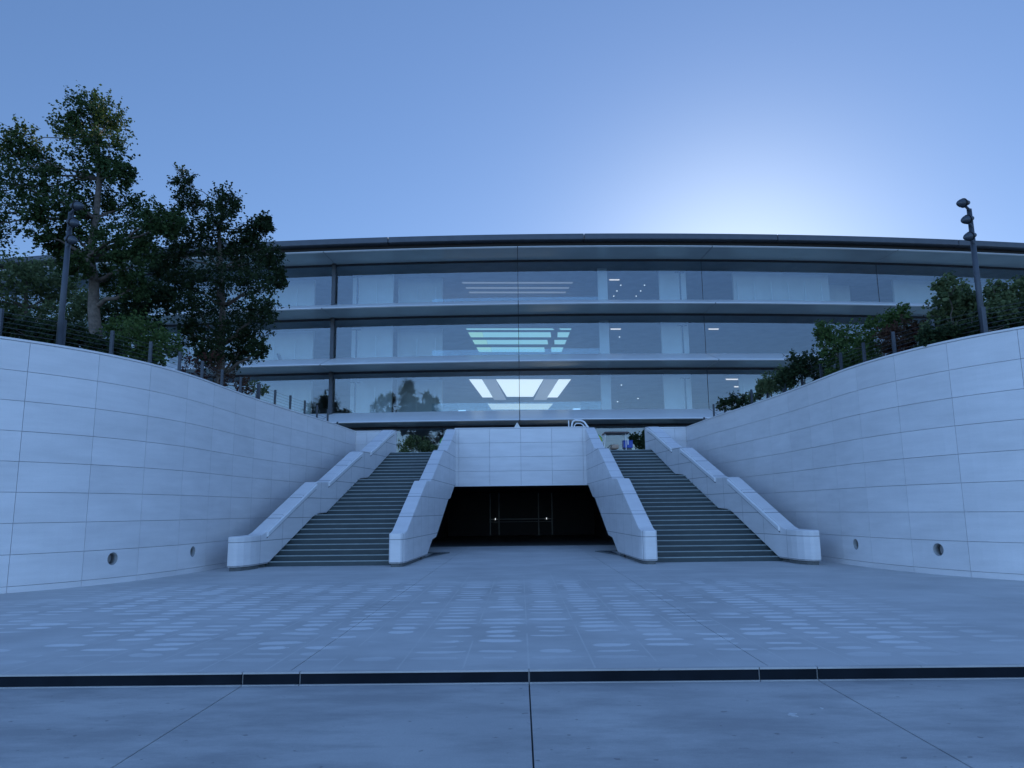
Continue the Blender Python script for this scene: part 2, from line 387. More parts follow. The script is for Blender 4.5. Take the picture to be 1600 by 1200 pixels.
def retaining_wall(sg, side):
    t = thing('retaining_wall', f'tall curved white panelled retaining wall with two round drain holes, sweeping past the {side} flight of stairs', 'wall', 'curved retaining walls flanking the stairs')
    mb = MB()
    idx = int(np.argmin(np.abs(np.array(JS)-SA)))
    hol = (idx+1, idx+3)
    for j in range(len(JS)-1):
        for ri, (z0, z1) in enumerate(rows):
            if ri == 1 and j in hol:
                tb = MB(); panel_hole(mb, tb, JS[j], JS[j+1], z0, z1, sg); h = tb.build('drain_hole', 'drain', t, True)
            else: panel(mb, JS[j], JS[j+1], z0, z1, sg)
    # return face joining the wall end to the stair parapet
    xe = 7.68
    for (xa, xb) in ((xe, 7.15), (7.15, 5.8)):
        for z0, z1 in [(.0+UP-1.4, UP-.06)]+[(UP-.06+.0, UP+.45), (UP+.45, T-.055)]:
            a, b = sorted((sg*(xa-G), sg*(xb+G))); mb.box(a, b, 35.0, 35.06, z0+G, z1-G)
    mb.build('cladding', 'clad', t)
    # concrete core behind the cladding, with pockets left at the drains
    cb = MB(); secs = []
    ss = np.linspace(JS[0], SEND, 150)
    for s in ss: secs.append([cpt(s, -.20, -.3, sg), cpt(s, -.20, T-.06, sg), cpt(s, -.45, T-.06, sg), cpt(s, -.45, -.3, sg)])
    cb.loft(secs)
    # joint backing strips
    for j in range(len(JS)): 
        cb.loft([[cpt(s, -.045, 0, sg), cpt(s, -.045, T-.06, sg), cpt(s, -.2, T-.06, sg), cpt(s, -.2, 0, sg)] for s in (JS[j]-.03, min(JS[j]+.03, SEND))])
    for z0, z1 in rows:
        cb.loft([[cpt(s, -.042, z1-.03, sg), cpt(s, -.042, z1+.0, sg), cpt(s, -.19, z1+.0, sg), cpt(s, -.19, z1-.03, sg)] for s in ss])
    a, b = sorted((sg*7.7, sg*5.82)); cb.box(a, b, 35.05, 35.4, UP-1.5, T-.06)
    cb.build('core', 'joint', t)
    cp = MB(); cp.loft([[cpt(s, .012, T-.05, sg), cpt(s, .012, T, sg), cpt(s, -.46, T, sg), cpt(s, -.46, T-.05, sg)] for s in ss])
    a, b = sorted((sg*7.67, sg*5.8)); cp.box(a, b, 34.985, 35.42, T-.05, T+.002)
    cp.build('coping', 'clad', t, bevel=.008)
    # far straight continuation outside the picture
    ex = MB(); ex.loft([[cpt(s, 0, -.3, sg), cpt(s, 0, T, sg), cpt(s, -.45, T, sg), cpt(s, -.45, -.3, sg)] for s in np.linspace(0, JS[0], 60)])
    ex.build('outer_run', 'clad', t)
retaining_wall(-1*-1, 'left'); retaining_wall(-1, 'right')

# ------------------------------------------------------------------ ground
KY = 7.84
g = MB(); g.add([(-2500,-2500,-.5),(2500,-2500,-.5),(2500,4000,-.5),(-2500,4000,-.5)], [(0,1,2,3)]); struct(g.build('ground', 'grass'))
def slabs(name, xs, ys, z, th, mat, gap=.006):
    mb = MB()
    for i in range(len(xs)-1):
        for j in range(len(ys)-1): mb.box(xs[i]+gap, xs[i+1]-gap, ys[j]+gap, ys[j+1]-gap, z-th, z)
    return mb.build(name, mat, bevel=.006, seg=2)
xr = [-120, -25, -19.6, -14, -8.4, -2.84, 0, 2.84, 8.4, 14, 19.6, 25, 120]
struct(slabs('road', xr, [-60, -5.0, KY-.03], -.125, .2, 'road'))
struct(slabs('road_joints', [-120, 120], [-60, KY-.03], -.15, .2, 'tar'))
xk = [-120, -8.4, -2.84, -2.27, 0, 2.27, 2.84, 8.4, 120]
kb = MB()
for i in range(len(xk)-1):
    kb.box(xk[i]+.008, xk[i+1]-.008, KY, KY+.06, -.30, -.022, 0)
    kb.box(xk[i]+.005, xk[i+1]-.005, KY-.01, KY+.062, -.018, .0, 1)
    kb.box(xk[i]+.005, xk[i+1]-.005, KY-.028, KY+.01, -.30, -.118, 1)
kb.box(-120, 120, KY+.02, KY+.05, -.3, -.012, 1)
struct(kb.build('kerb', ['kerb_face', 'kerb_top']))
xp = [-60, -7.9, -2.38, 2.38, 7.9, 60]
pz = MB()
for (x0, x1) in zip(xp[:-1], xp[1:]):
    for (y0, y1) in zip([KY+.062, 13.0, 18.6, 34.4], [13.0, 18.6, 34.4, 34.4][:3]):
        if y0 > 18.5 and abs(x0+x1) > 20: x0, x1 = max(x0, -12.0), min(x1, 12.0)
        pz.box(x0+.005, x1-.005, y0+.005, y1-.005, -.2, 0)
struct(pz.build('plaza', 'plaza', bevel=.005))
pj = MB(); pj.box(-60, 60, KY+.062, 34.4, -.3, -.02); struct(pj.build('plaza_joints', 'tar'))
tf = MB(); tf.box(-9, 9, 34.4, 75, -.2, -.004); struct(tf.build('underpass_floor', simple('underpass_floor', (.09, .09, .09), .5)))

# upper terrace: planted ground left and right, paving between and in front of the building
for sg, nm in ((1, 'planted_bank'), (-1, 'planted_bank')):
    mb = MB(); n = 60; m = 30; vs = []; fs = []
    rnd = random.Random(5)
    ss = np.linspace(0, SEND, n)
    for i, s in enumerate(ss):
        a = np.array(cpt(s, -.44, 0, sg)); 
        far = np.array((sg*(-8.1-((SEND-s)/SEND)*112), 57.0 if s < SEND*.995 else 57.0, 0))
        # fan out: nearest bank edge to building front
        for k in range(m):
            q = (k/(m-1))**1.5; p = a*(1-q)+np.array((a[0]-sg*8*q if abs(a[0]) > 8 else a[0], 56.5, 0))*q
            z = 4.75+.35*math.sin(PI*min(q*1.6, 1))*.6+rnd.uniform(-.02, .02)
            vs.append((p[0], p[1], z))
    for i in range(n-1):
        for k in range(m-1): fs.append((i*m+k, (i+1)*m+k, (i+1)*m+k+1, i*m+k+1))
    mb.add(vs, fs); struct(mb.build(nm, 'soil', smooth=True))
up_ = MB()
for i in range(-4, 4):
    for j in range(8):
        if 34.45+j*5 > 74: continue
        up_.box(i*1.9+.005, i*1.9+1.895, 34.45+j*5+.005, 34.45+j*5+4.995, UP-.3, UP)
up_.box(-95, -7.65, 52.0, 57.9, UP-.3, UP); up_.box(7.65, 95, 52.0, 57.9, UP-.3, UP)
struct(up_.build('upper_plaza', 'paver_up'))
su = MB(); su.box(-95, 95, 58.0, 84, UP-.4, UP-.02); struct(su.build('ground_floor', 'floor_in'))

# ------------------------------------------------------------------ stairs
def xout(Y): return 7.5+(5.75-7.5)*(Y-22.8)/12.2
def xin(Y): return 3.84+(3.38-3.84)*(Y-22.1)/12.9
def xtun(Y): return 3.40+(2.93-3.40)*(Y-22.0)/13.0
stepY = []
y = 22.9; z = 0
flights = ((10, 22.9, .342), (9, 27.12, .362), (9, 31.2, .362))
def staircase(sg, side):
    t = thing('staircase', f'{side} flight of wide grey stone steps climbing in three runs to the upper plaza', 'stairs', 'twin outdoor staircases')
    k = 0
    for fi, (n, y0, tr) in enumerate(flights):
        for i in range(n):
            k += 1; zt = k*.15; ya = y0+i*tr
            last = i == n-1
            yb = (flights[fi+1][1] if fi < 2 else 34.46) if last else ya+tr
            ye = yb+(.03 if not (fi == 2 and last) else 0)
            mb = MB()
            def row(za, zb, a, b, mi=0, e=.0):
                mb.hexa([(sg*(xin(a)+.0-.06), a, za), (sg*(xout(a)+.18), a, za), (sg*(xout(b)+.18), b, za), (sg*(xin(b)-.06), b, za)],
                        [(sg*(xin(a)-.06), a, zb), (sg*(xout(a)+.18), a, zb), (sg*(xout(b)+.18), b, zb), (sg*(xin(b)-.06), b, zb)], mi)
            row(zt-.17, zt-.03, ya, ye); row(zt-.03, zt-.002, ya+.03, ye)
            row(zt-.03, zt, ya-.014, ya+.028, 1)
            o = mb.build('landing' if last and fi < 2 else 'step', ['step', 'nosing'], t)
    return t
staircase(-1, 'left-hand'); staircase(1, 'right-hand')

TOPP = [(21.15, .93), (22.25, .95), (22.5, 1.02), (25.85, 2.50), (26.1, 2.60), (27.0, 2.64), (27.25, 2.71), (30.25, 3.93), (30.5, 4.0), (31.35, 4.05), (31.6, 4.12), (34.45, T-.03), (35.0, T)]
def ztop(Y): return float(np.interp(Y, [a for a, b in TOPP], [b for a, b in TOPP]))
BOTO = [(20, .1), (22.75, .1), (25.9, 1.43), (26.3, 1.52), (27.0, 1.55), (30.3, 2.88), (31.2, 2.95), (34.2, 4.22), (36, 4.25)]
BOT = [(20, .1), (26.3, .1), (27.5, .57), (28.4, .62), (31.85, 2.04), (32.5, 2.10), (34.0, 2.68), (36, 2.70)]
def parapet(sg, kind, label):
    t = thing('stair_parapet', label, 'parapet', 'white parapets beside the stairs')
    mb = MB(); pl = MB(); secs = []; ps = []
    if kind == 'inner':
        Ys = [22.1, 22.13, 22.25, 22.5]+[p[0] for p in TOPP[3:-1]]+[26.3, 27.5, 28.4, 31.85, 32.5, 34.0, 24, 33, 34.6]
        for Y in sorted(Ys):
            a = xtun(Y); b = xtun(Y)+.44
            if Y < 22.2: a = 3.52-(Y-22.1)*1.0; b = 3.80+(Y-22.1)*1.5
            elif Y < 22.4: a = 3.42; b = 3.85
            zb = float(np.interp(Y, [q[0] for q in BOT], [q[1] for q in BOT])); zt = ztop(Y)
            zi = zt
            secs.append([(sg*a, Y, zb), (sg*a, Y, zi), (sg*b, Y, zt), (sg*b, Y, zb)])
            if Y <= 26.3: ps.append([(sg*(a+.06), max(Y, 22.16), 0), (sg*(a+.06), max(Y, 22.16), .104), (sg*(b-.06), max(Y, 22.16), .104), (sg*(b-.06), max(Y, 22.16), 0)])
    else:
        Ys = [21.15, 21.2, 21.35, 21.6, 21.9, 22.25, 22.5, 22.75, 23.5, 25.9, 26.3, 30.3, 31.2, 34.2]+[p[0] for p in TOPP[3:-1]]+[35.0]
        for Y in sorted(Ys):
            a = xout(Y); b = 8.12+(6.25-8.12)*(Y-21.2)/13.8
            if Y < 22.3: a = float(np.interp(Y, [21.15, 21.2, 21.35, 21.6, 21.9, 22.25], [7.93, 7.86, 7.74, 7.64, 7.59, 7.57]))
            zt = ztop(Y); zb = float(np.interp(Y, [q[0] for q in BOTO], [q[1] for q in BOTO]))
            secs.append([(sg*a, Y, zb), (sg*a, Y, zt-.0), (sg*b, Y, zt), (sg*b, Y, zb)])
            ia = .06 if Y < 22.3 else .17
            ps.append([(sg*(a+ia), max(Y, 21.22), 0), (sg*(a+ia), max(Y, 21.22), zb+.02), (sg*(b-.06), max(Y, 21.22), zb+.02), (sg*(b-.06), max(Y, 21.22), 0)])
    mb.loft(secs).build('body', 'clad_par', t, bevel=.035, seg=3)
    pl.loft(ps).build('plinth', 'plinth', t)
    if kind == 'outer':
        for (ya, yb) in ((22.6, 26.05), (27.1, 30.45), (31.45, 34.6)):
            gr = MB(); hr = MB()
            e = [(Y, xout(Y), ztop(Y)) for Y in np.linspace(ya, yb, 5)]
            gr.loft([[(sg*(x-.004), Y, zz-.235), (sg*(x-.004), Y, zz-.20), (sg*(x+.03), Y, zz-.20), (sg*(x+.03), Y, zz-.235)] for Y, x, zz in e])
            r = gr.build('handrail_recess', 'metal_dark', t)  # dark strip on the face stands in for the groove's shade
            hr.loft([[(sg*(x-.045), Y, zz-.19), (sg*(x-.045), Y, zz-.07), (sg*(x-.03), Y, zz-.045), (sg*(x+.02), Y, zz-.045), (sg*(x+.02), Y, zz-.19)] for Y, x, zz in e])
            hr.build('handrail', 'white_paint', t, bevel=.012)
    return t
parapet(-1, 'inner', 'white sloping parapet between the left-hand stairs and the dark underpass mouth')
parapet(1, 'inner', 'white sloping parapet between the dark underpass mouth and the right-hand stairs')
parapet(-1, 'outer', 'white sloping parapet with recessed handrail between the left-hand stairs and the curved wall')
parapet(1, 'outer', 'white sloping parapet with recessed handrail between the right-hand stairs and the curved wall')

# ------------------------------------------------------------------ bridge wall and underpass
t = thing('bridge_wall', 'white panelled wall spanning above the dark underpass mouth between the stairs', 'wall')
mb = MB(); xs = [-2.98, -1.46, 0, 1.46, 2.98]; zr = [2.68, 3.32, 3.96, 4.60, T-.055]
xs = [-3.0, -2.82, -1.41, 0, 1.41, 2.82, 3.0]
for i in range(len(xs)-1):
    for j in range(4): mb.box(xs[i]+G, xs[i+1]-G, 34.3, 34.36, zr[j]+(0 if j == 0 else G), zr[j+1]-G)
mb.build('cladding', 'clad', t, bevel=.004)
mb = MB(); mb.box(-3.0, 3.0, 34.345, 34.6, 2.69, T-.06); mb.build('core', 'joint', t)
mb = MB(); mb.box(-3.0, 3.0, 34.29, 34.63, T-.05, T); mb.build('coping', 'clad', t, bevel=.008)
mb = MB(); mb.box(-3.1, 3.1, 34.296, 34.60, 2.655, 2.682); mb.build('soffit_trim', 'white_paint', t)

t = thing('underpass', 'dark underpass beneath the upper plaza with glazed doors deep inside', 'underpass')
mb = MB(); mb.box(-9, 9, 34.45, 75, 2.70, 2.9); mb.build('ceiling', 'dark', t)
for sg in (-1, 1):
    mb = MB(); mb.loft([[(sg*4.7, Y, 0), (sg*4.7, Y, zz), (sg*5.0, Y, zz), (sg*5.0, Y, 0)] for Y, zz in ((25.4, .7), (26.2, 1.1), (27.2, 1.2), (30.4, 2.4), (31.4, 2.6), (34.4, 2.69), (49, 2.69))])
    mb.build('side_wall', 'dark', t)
    # closing panels under the flights
    mb = MB()
    mb.hexa([(sg*3.3, 25.2, .02), (sg*7.6, 25.2, .02), (sg*7.6, 25.3, .02), (sg*3.3, 25.3, .02)], [(sg*3.3, 25.2, .8), (sg*7.6, 25.2, .8), (sg*7.6, 25.3, .8), (sg*3.3, 25.3, .8)])
    mb.build('end_panel', 'dark', t)
    mb = MB(); a, b = sorted((sg*4.3, sg*5.9)); mb.box(a, b, 34.47, 34.6, 0, 4.0)
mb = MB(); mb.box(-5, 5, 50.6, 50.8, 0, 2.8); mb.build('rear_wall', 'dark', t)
wm = simple('underpass_brown_panel', (.34, .22, .17), .5)
pm = simple('underpass_pale_post', (.15, .17, .17), .4)
for x0, x1 in ((-4.5, -3.3), (-3.2, -2.3), (2.4, 3.6), (3.7, 4.6)):
    mb = MB(); mb.box(x0, x1, 48.6, 48.7, 0.05, 1.3); mb.build('lower_panel', wm, t)
for x in (-1.95, -1.4, 1.1, 1.95):
    mb = MB(); mb.box(x-.035, x+.035, 48.4, 48.5, 0, 2.65); mb.build('door_post', pm, t)
mb = MB(); mb.box(-2, 2, 48.3, 48.38, 1.0, 1.06); mb.box(-2, 2, 48.3, 48.38, .85, .88); mb.build('door_rail', pm, t)
mb = MB(); mb.box(-4.6, 4.6, 48.5, 48.53, 0.02, 2.69); mb.build('door_glass', simple('dark_door_glass', (.012, .014, .018), .45, 0, .1, 3, 0, .15), t)
for x, y_ in ((774, 811), (854, 810)):
    p = aty(x, y_, 48.2); mb = MB(); mb.box(p.x-.018, p.x+.018, 48.16, 48.22, p.z-.06, p.z+.05); mb.build('door_lamp', 'lamp_point', t)
for sg in (-1, 1):
    mb = MB(); zt = .012
    mb.add([(sg*3.35, 26.2, zt), (sg*2.75, 29.2, zt), (sg*3.35, 29.6, zt), (sg*3.35, 26.2, .003), (sg*2.75, 29.2, .003), (sg*3.35, 29.6, .003)], [(0,1,2),(3,5,4),(0,3,4,1),(1,4,5,2),(2,5,3,0)])
    o = mb.build('floor_grate', 'metal_dark'); tag(o, f'small dark triangular floor grate at the {"left" if sg < 0 else "right"} foot of the underpass mouth', 'grate', 'floor grates')
    mb = MB(); mb.tube([(sg*2.75, 29.2, .02), (sg*3.6, 29.2, .02)], .018, 6); mb.tube([(sg*2.75, 29.2, .02), (sg*3.35, 26.2, .02)], .014, 6); mb.build('rim', pm, o)

# ------------------------------------------------------------------ office building
R = 230.0; CYC = 58+R; BAY = 14.75; NB = 5
def arc(s, o, z):
    a = s/R; return ((R+o)*math.sin(a), CYC-(R+o)*math.cos(a), z)
def arcbox(mb, s0, s1, o0, o1, z0, z1, n=6, mi=0, z0b=None):
    secs = []
    for i in range(n+1):
        s = s0+(s1-s0)*i/n
        secs.append([arc(s, o0, z0), arc(s, o0, z1), arc(s, o1, z1), arc(s, o1, z0)])
    mb.loft(secs, mi)
B = thing('office_building', 'long curved four-storey glass office building with white canopy bands, beyond the stairs', 'building', loc=(0, 58, UP))
ZT = [8.05, 12.45, 16.82, 21.30]
FL = [UP]+[z+1.15 for z in ZT[:3]]
bays = [(k*BAY, (k+1)*BAY) for k in range(-NB, NB)]
for fi, zt in enumerate(ZT):
    for (s0, s1) in bays:
        mb = MB(); gp = .03; n = 8; secs = []
        pr = 3.0
        for i in range(n+1):
            s = s0+gp+(s1-s0-2*gp)*i/n
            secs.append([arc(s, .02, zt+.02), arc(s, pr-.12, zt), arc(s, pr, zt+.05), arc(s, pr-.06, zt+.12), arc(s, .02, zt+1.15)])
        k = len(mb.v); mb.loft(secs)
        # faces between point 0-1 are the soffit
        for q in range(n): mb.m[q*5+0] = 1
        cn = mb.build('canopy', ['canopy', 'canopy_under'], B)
        mb = MB(); mb.loft([[arc(s, .02, zt+.035), arc(s, pr-.13, zt+.015), arc(s, pr-.02, zt+.06), arc(s, pr-.08, zt+.11), arc(s, .02, zt+1.135)] for s in (s0-.04, s0+.04)]); mb.build('seam', 'frame', cn)
    mb = MB(); arcbox(mb, -NB*BAY, NB*BAY, -.02, .05, zt-.16, zt+.01, 60); mb.build('glazing_head', 'frame', B)
    mb = MB(); arcbox(mb, -NB*BAY, NB*BAY, -24, -.08, zt+.06, zt+1.0, 60); mb.build('floor_slab', 'grey_in', B)
for fi in range(4):
    zb = FL[fi]; zc = ZT[fi]-.1
    for (s0, s1) in bays:
        mb = MB(); arcbox(mb, s0+.02, s1-.02, -.035, 0.0, zb, zc, 24); o = mb.build('glass_pane', 'glass', B, smooth=False)
    for k in range(-NB, NB+1):
        mb = MB(); arcbox(mb, k*BAY-.018, k*BAY+.018, -.03, .012, zb, zc, 1); mb.build('glazing_seal', 'frame', B)
    if fi > 0:
        mb = MB(); arcbox(mb, -BAY-.14, -BAY+.14, .05, .35, zb-.3, zc+.08, 1); mb.build('facade_column', 'metal_dark', B)
# smooth shading of panes would bend reflections; curved facets keep them crisp
# roof
mb = MB(); arcbox(mb, -NB*BAY, NB*BAY, -26, 2.4, 21.95, 22.1, 60); 
mb.build('roof', 'fascia', B)
for (s0, s1) in bays[::1]:
    mb = MB(); arcbox(mb, s0+.02+5, s1-.02+5, 2.3, 3.25, 21.82, 22.28, 8); mb.build('roof_edge', 'fascia', B, bevel=.04)
mb = MB(); arcbox(mb, -NB*BAY, NB*BAY, 1.0, 2.6, 21.42, 21.9, 60); mb.build('roof_recess', 'black', B)
# interior
def inner(name, mat, s0, s1, o0, o1, z0, z1, n=3):
    mb = MB(); arcbox(mb, s0, s1, o0, o1, z0, z1, n); return mb.build(name, mat, B)
mb = MB(); arcbox(mb, -NB*BAY, -7, -20.3, -20, UP, 21.3, 40); arcbox(mb, 7, NB*BAY, -20.3, -20, UP, 21.3, 40); arcbox(mb, -7.2, 7.2, -30, -29.7, UP, 21.3, 4)
mb.build('rear_wall', 'grey_in', B)
rnd = random.Random(3)
for fi in range(4):
    zb = FL[fi]-(.2 if fi else .02); zc = ZT[fi]+.07
    if fi == 0:
        for s0, s1 in ((-70, -30), (-26, -16), (-13, -9.5), (9.5, 14), (20, 32), (40, 70)): inner('partition', 'white_in', s0, s1, -8.2, -8, zb, zc, 4)
        continue
    for s0, s1, o_ in ((-14.1, -10.6, -4.5), (-10.5, -6.6, -6.0), (6.7, 7.5, -4.0), (12.0, 14.3, -4.5), (18.6, 23.0, -5.0), (23.1, 27.3, -5.2), (27.5, 31, -8), (-29, -17.8, -5.5), (-46, -31, -5.5), (34, 48, -6), (50, 72, -6), (-72, -48, -6)):
        if fi == 2 and s0 in (18.6, 23.1): continue
        inner('partition', 'white_in', s0, s1, o_-.25+1.6, o_+1.6, zb, zc, 4)
    mb = MB()
    for s in list(np.arange(-13.6, -6.8, 1.6))+list(np.arange(18.8, 27, 1.5))+list(np.arange(-28.8, -18, 1.9)):
        if fi == 2 and s > 0: continue
        o_ = -4.3 if -14.2 < s < -10.6 else (-5.8 if s < 0 and s > -11 else (-4.8 if s > 0 else -5.3))
        arcbox(mb, s, s+.07, o_+1.6, o_+1.72, zb, zc-.9, 1)
    mb.build('partition_fins', 'white_paint', B)
    for s in (-13.3, 13.4):
        mb = MB(); arcbox(mb, s-.05, s+.05, -1.6, -1.5, zb, zc-.6, 1); arcbox(mb, s-.4, s+.4, -1.6, -1.5, zc-.66, zc-.6, 1); mb.build('interior_post', 'metal_dark', B)
    inner('balustrade', 'glass', -7.2, 7.2, -2.6, -2.55, zb, zb+1.2)
    for s0, s1 in ((-70, -52), (-44, -32)): inner('partition', 'white_in', s0, s1, -9.2, -9, zb, zc, 4)
# skylights in the atrium ceilings, plus glowing panels standing in for lit surfaces
def ceil_poly(name, mat, pts, z):
    mb = MB(); v = [atz(x, y_, z) for x, y_ in pts]; n = len(v)
    mb.add([tuple(p) for p in v]+[(p.x, p.y, z+.05) for p in v], [tuple(range(n)), tuple(range(2*n-1, n-1, -1))]+[(i, (i+1) % n, n+(i+1) % n, n+i) for i in range(n)])
    return mb.build(name, mat, B)
zc1 = ZT[1]+.04; zc2 = ZT[2]+.04; zc3 = ZT[3]+.04
def lx(y_): return 728+(y_-513)*(749-728)/38.
def rx(y_): return 893-(y_-513)*(893-877)/38.
for a, b in ((513.5, 515.5), (519.5, 527), (531.5, 538), (543, 550)):
    l0, l1, r0_, r1 = lx(a), lx(b), rx(a), rx(b)
    ceil_poly('skylight', 'skylight_green' if a > 516 else 'skylight_teal', [(l0, a), (l0+22, a), (l1+20, b), (l1, b)], zc2)
    ceil_poly('skylight', 'skylight_teal', [(l0+22.3, a), (r0_-30, a), (r1-26, b), (l1+20.3, b)], zc2)
    ceil_poly('skylight', 'skylight_teal', [(r0_-19, a), (r0_, a), (r1, b), (r1-16, b)], zc2)
ceil_poly('skylight', 'skylight', [(733, 593), (753, 593), (770, 621), (754, 621)], zc1)
ceil_poly('skylight', 'skylight', [(775, 593), (849, 593), (833, 620), (792, 620)], zc1)
ceil_poly('skylight', 'skylight', [(873, 593), (892, 593), (871, 621), (855, 621)], zc1)
ceil_poly('skylight', 'cove_dim', [(754, 593), (774, 593), (791, 625), (772, 625)], zc1)
ceil_poly('skylight', 'cove_dim', [(850, 593), (872, 593), (854, 625), (834, 625)], zc1)
ceil_poly('skylight', 'cove', [(762, 631), (864, 631), (856, 640), (768, 640)], zc1)
for y_ in (441, 449, 456):
    ceil_poly('skylight', 'cove_dim', [(722+(y_-441)*.7, y_), (895-(y_-441)*.7, y_), (894-(y_-441)*.7, y_+2.2), (723+(y_-441)*.7, y_+2.2)], zc3)
for (x, y_), z_ in (((1115, 514), zc2), ((1147, 592.5), zc1), ((1170, 592.5), zc1), ((1160, 604), zc1), ((960, 437), zc3), ((962, 514), zc2), ((1178, 592.5), zc1), ((1165, 628), zc1)):
    wd = 8 if y_ in (514, 437) else 13
    ceil_poly('ceiling_lamp', 'lamp_strip', [(x-wd, y_), (x+wd, y_), (x+wd-.3, y_+1.2), (x-wd+.3, y_+1.2)], z_-.02)
for x, y_, z_ in ((970, 446, zc3), (1007, 446, zc3), (964, 455, zc3), (1001, 455, zc3), (959, 463, zc3), (994, 463, zc3), (968, 527, zc2), (971, 602, zc1), (997, 623, zc1), (965, 628, zc1)):
    ceil_poly('ceiling_lamp', 'lamp_point', [(x-.8, y_-.4), (x+.8, y_-.4), (x+.8, y_+.4), (x-.8, y_+.4)], z_-.02)
off(B, None)

# ------------------------------------------------------------------ upper plaza furniture
p = aty(808, 660, 43.0)
t = thing('patio_umbrella', 'closed white patio umbrella just showing over the middle of the bridge wall', 'umbrella', loc=(p.x, 43, UP))
mb = MB(); mb.tube([(0, 0, 0), (0, 0, p.z-UP+.02)], .025, 8); mb.build('pole', 'metal_dark', t)
mb = MB(); n = 16; h = p.z-UP
mb.loft([[(math.cos(2*PI*k/n)*r*(1.25 if k % 2 else .7), math.sin(2*PI*k/n)*r*(1.25 if k % 2 else .7), z_) for k in range(n)] for z_, r in ((h-1.5, .16), (h-1.0, .22), (h-.55, .27), (h-.25, .13), (h, .015))]); mb.build('canopy', 'canvas', t)
mb = MB(); mb.lathe((0, 0, 0), (0, 0, 1), [(0, .3), (.06, .3), (.08, .05), (.1, .04)]); mb.build('base', 'metal_dark', t)

# pipe loop on the top of the right inner parapet
t = thing('handrail', 'white pipe handrail loop above the right end of the bridge wall', 'handrail')
def pp(x, y_, Y): return tuple(aty(x, y_, Y))
Yh = 34.8
lo = [pp(893, 676, Yh), pp(893.5, 664, Yh), pp(895, 658.5, Yh), pp(899, 656.5, Yh), pp(908, 657, Yh), pp(913, 659.5, Yh), pp(919, 668, Yh-.1), pp(924, 677, Yh-.2)]
mb = MB(); mb.tube(lo, .045, 10); mb.build('outer_tube', 'white_paint', t, True)
li = [pp(897, 676, Yh+.02), pp(897.5, 665, Yh+.02), pp(900, 661.5, Yh+.02), pp(907, 661.5, Yh+.02), pp(911, 664, Yh), pp(917, 672, Yh-.1)]
mb = MB(); mb.tube(li, .03, 10); mb.build('inner_tube', 'white_paint', t, True)
a = pp(888.5, 657, 34.9); mb = MB(); mb.box(a[0]-.025, a[0]+.025, 34.88, 34.93, UP, a[2]); o = mb.build('post', 'white_paint'); tag(o, 'thin white upright post just left of the pipe handrail loop', 'post')

# golf cart
cx_ = aty(962, 690, 46.0).x
t = thing('golf_cart', 'golf cart with a dark flat roof at the head of the right-hand stairs', 'golf cart', loc=(cx_, 46.0, UP))
HZ = 1.93
mb = MB(); mb.loft([[(-.78+i, -.62+i, z_), (.78-i, -.62+i, z_), (.78-i, .62-i, z_), (-.78+i, .62-i, z_)] for i, z_ in ((.05, HZ-.06), (0, HZ-.03), (.02, HZ+.02), (.12, HZ+.06))]); mb.build('roof', 'cart_body', t)
for x, y_, lean in ((-.68, -.5, -.1), (.55, -.5, 0), (-.68, .5, -.1), (.55, .5, 0)):
    mb = MB(); mb.tube([(x+lean, y_, .6), (x, y_, HZ-.05)], .022, 8); mb.build('roof_post', 'white_paint', t)
mb = MB(); mb.box(-1.15, 1.1, -.55, .55, .28, .52); mb.box(-1.15, -.6, -.55, .55, .5, .92); mb.box(-.35, .45, -.55, .55, .5, .72); mb.build('body', 'cart_body', t, bevel=.06, seg=3)
mb = MB(); mb.box(-.3, .3, -.5, .5, .73, .86); mb.build('seat', 'tan_vinyl', t, bevel=.05, seg=3)
mb = MB(); mb.box(-.32, .12, -.5, .5, .95, 1.22); mb.build('seat_back', 'tan_vinyl', t, bevel=.08, seg=3)
mb = MB(); mb.tube([(-.62, -.25, .9), (-.42, -.25, 1.12)], .02, 6); mb.lathe((-.42, -.25, 1.12), (-.6, 0, .8), [(0, .17), (.02, .175), (.03, .16)], 18); mb.build('steering_wheel', 'tyre', t)
for x in (-.8, .75):
    for y_ in (-.52, .52):
        mb = MB(); mb.lathe((x, y_-.08, .23), (0, 1, 0), [(0, .17), (.02, .23), (.14, .23), (.16, .17)], 20); w_ = mb.build('wheel', 'tyre', t)
        mb = MB(); mb.lathe((x, y_-.085, .23), (0, 1, 0), [(0, .10), (.17, .10)], 12); mb.build('rim', 'white_paint', w_)
mb = MB(); mb.box(.5, .9, -.4, .4, .72, 1.0); mb.build('rear_rack', 'metal_dark', t)
o = MB().box(cx_+.42, cx_+.98, 45.62, 46.3, UP+1.01, UP+1.42).box(cx_+.40, cx_+1.0, 45.6, 46.32, UP+1.42, UP+1.47).build('storage_bin', 'blue_plastic', bevel=.03); tag(o, 'bright blue bin riding on the back of the golf cart', 'bin')
mb = MB(); mb.box(cx_+.66, cx_+.72, 45.59, 45.605, UP+1.2, UP+1.5); mb.build('strap', 'white_paint', o)

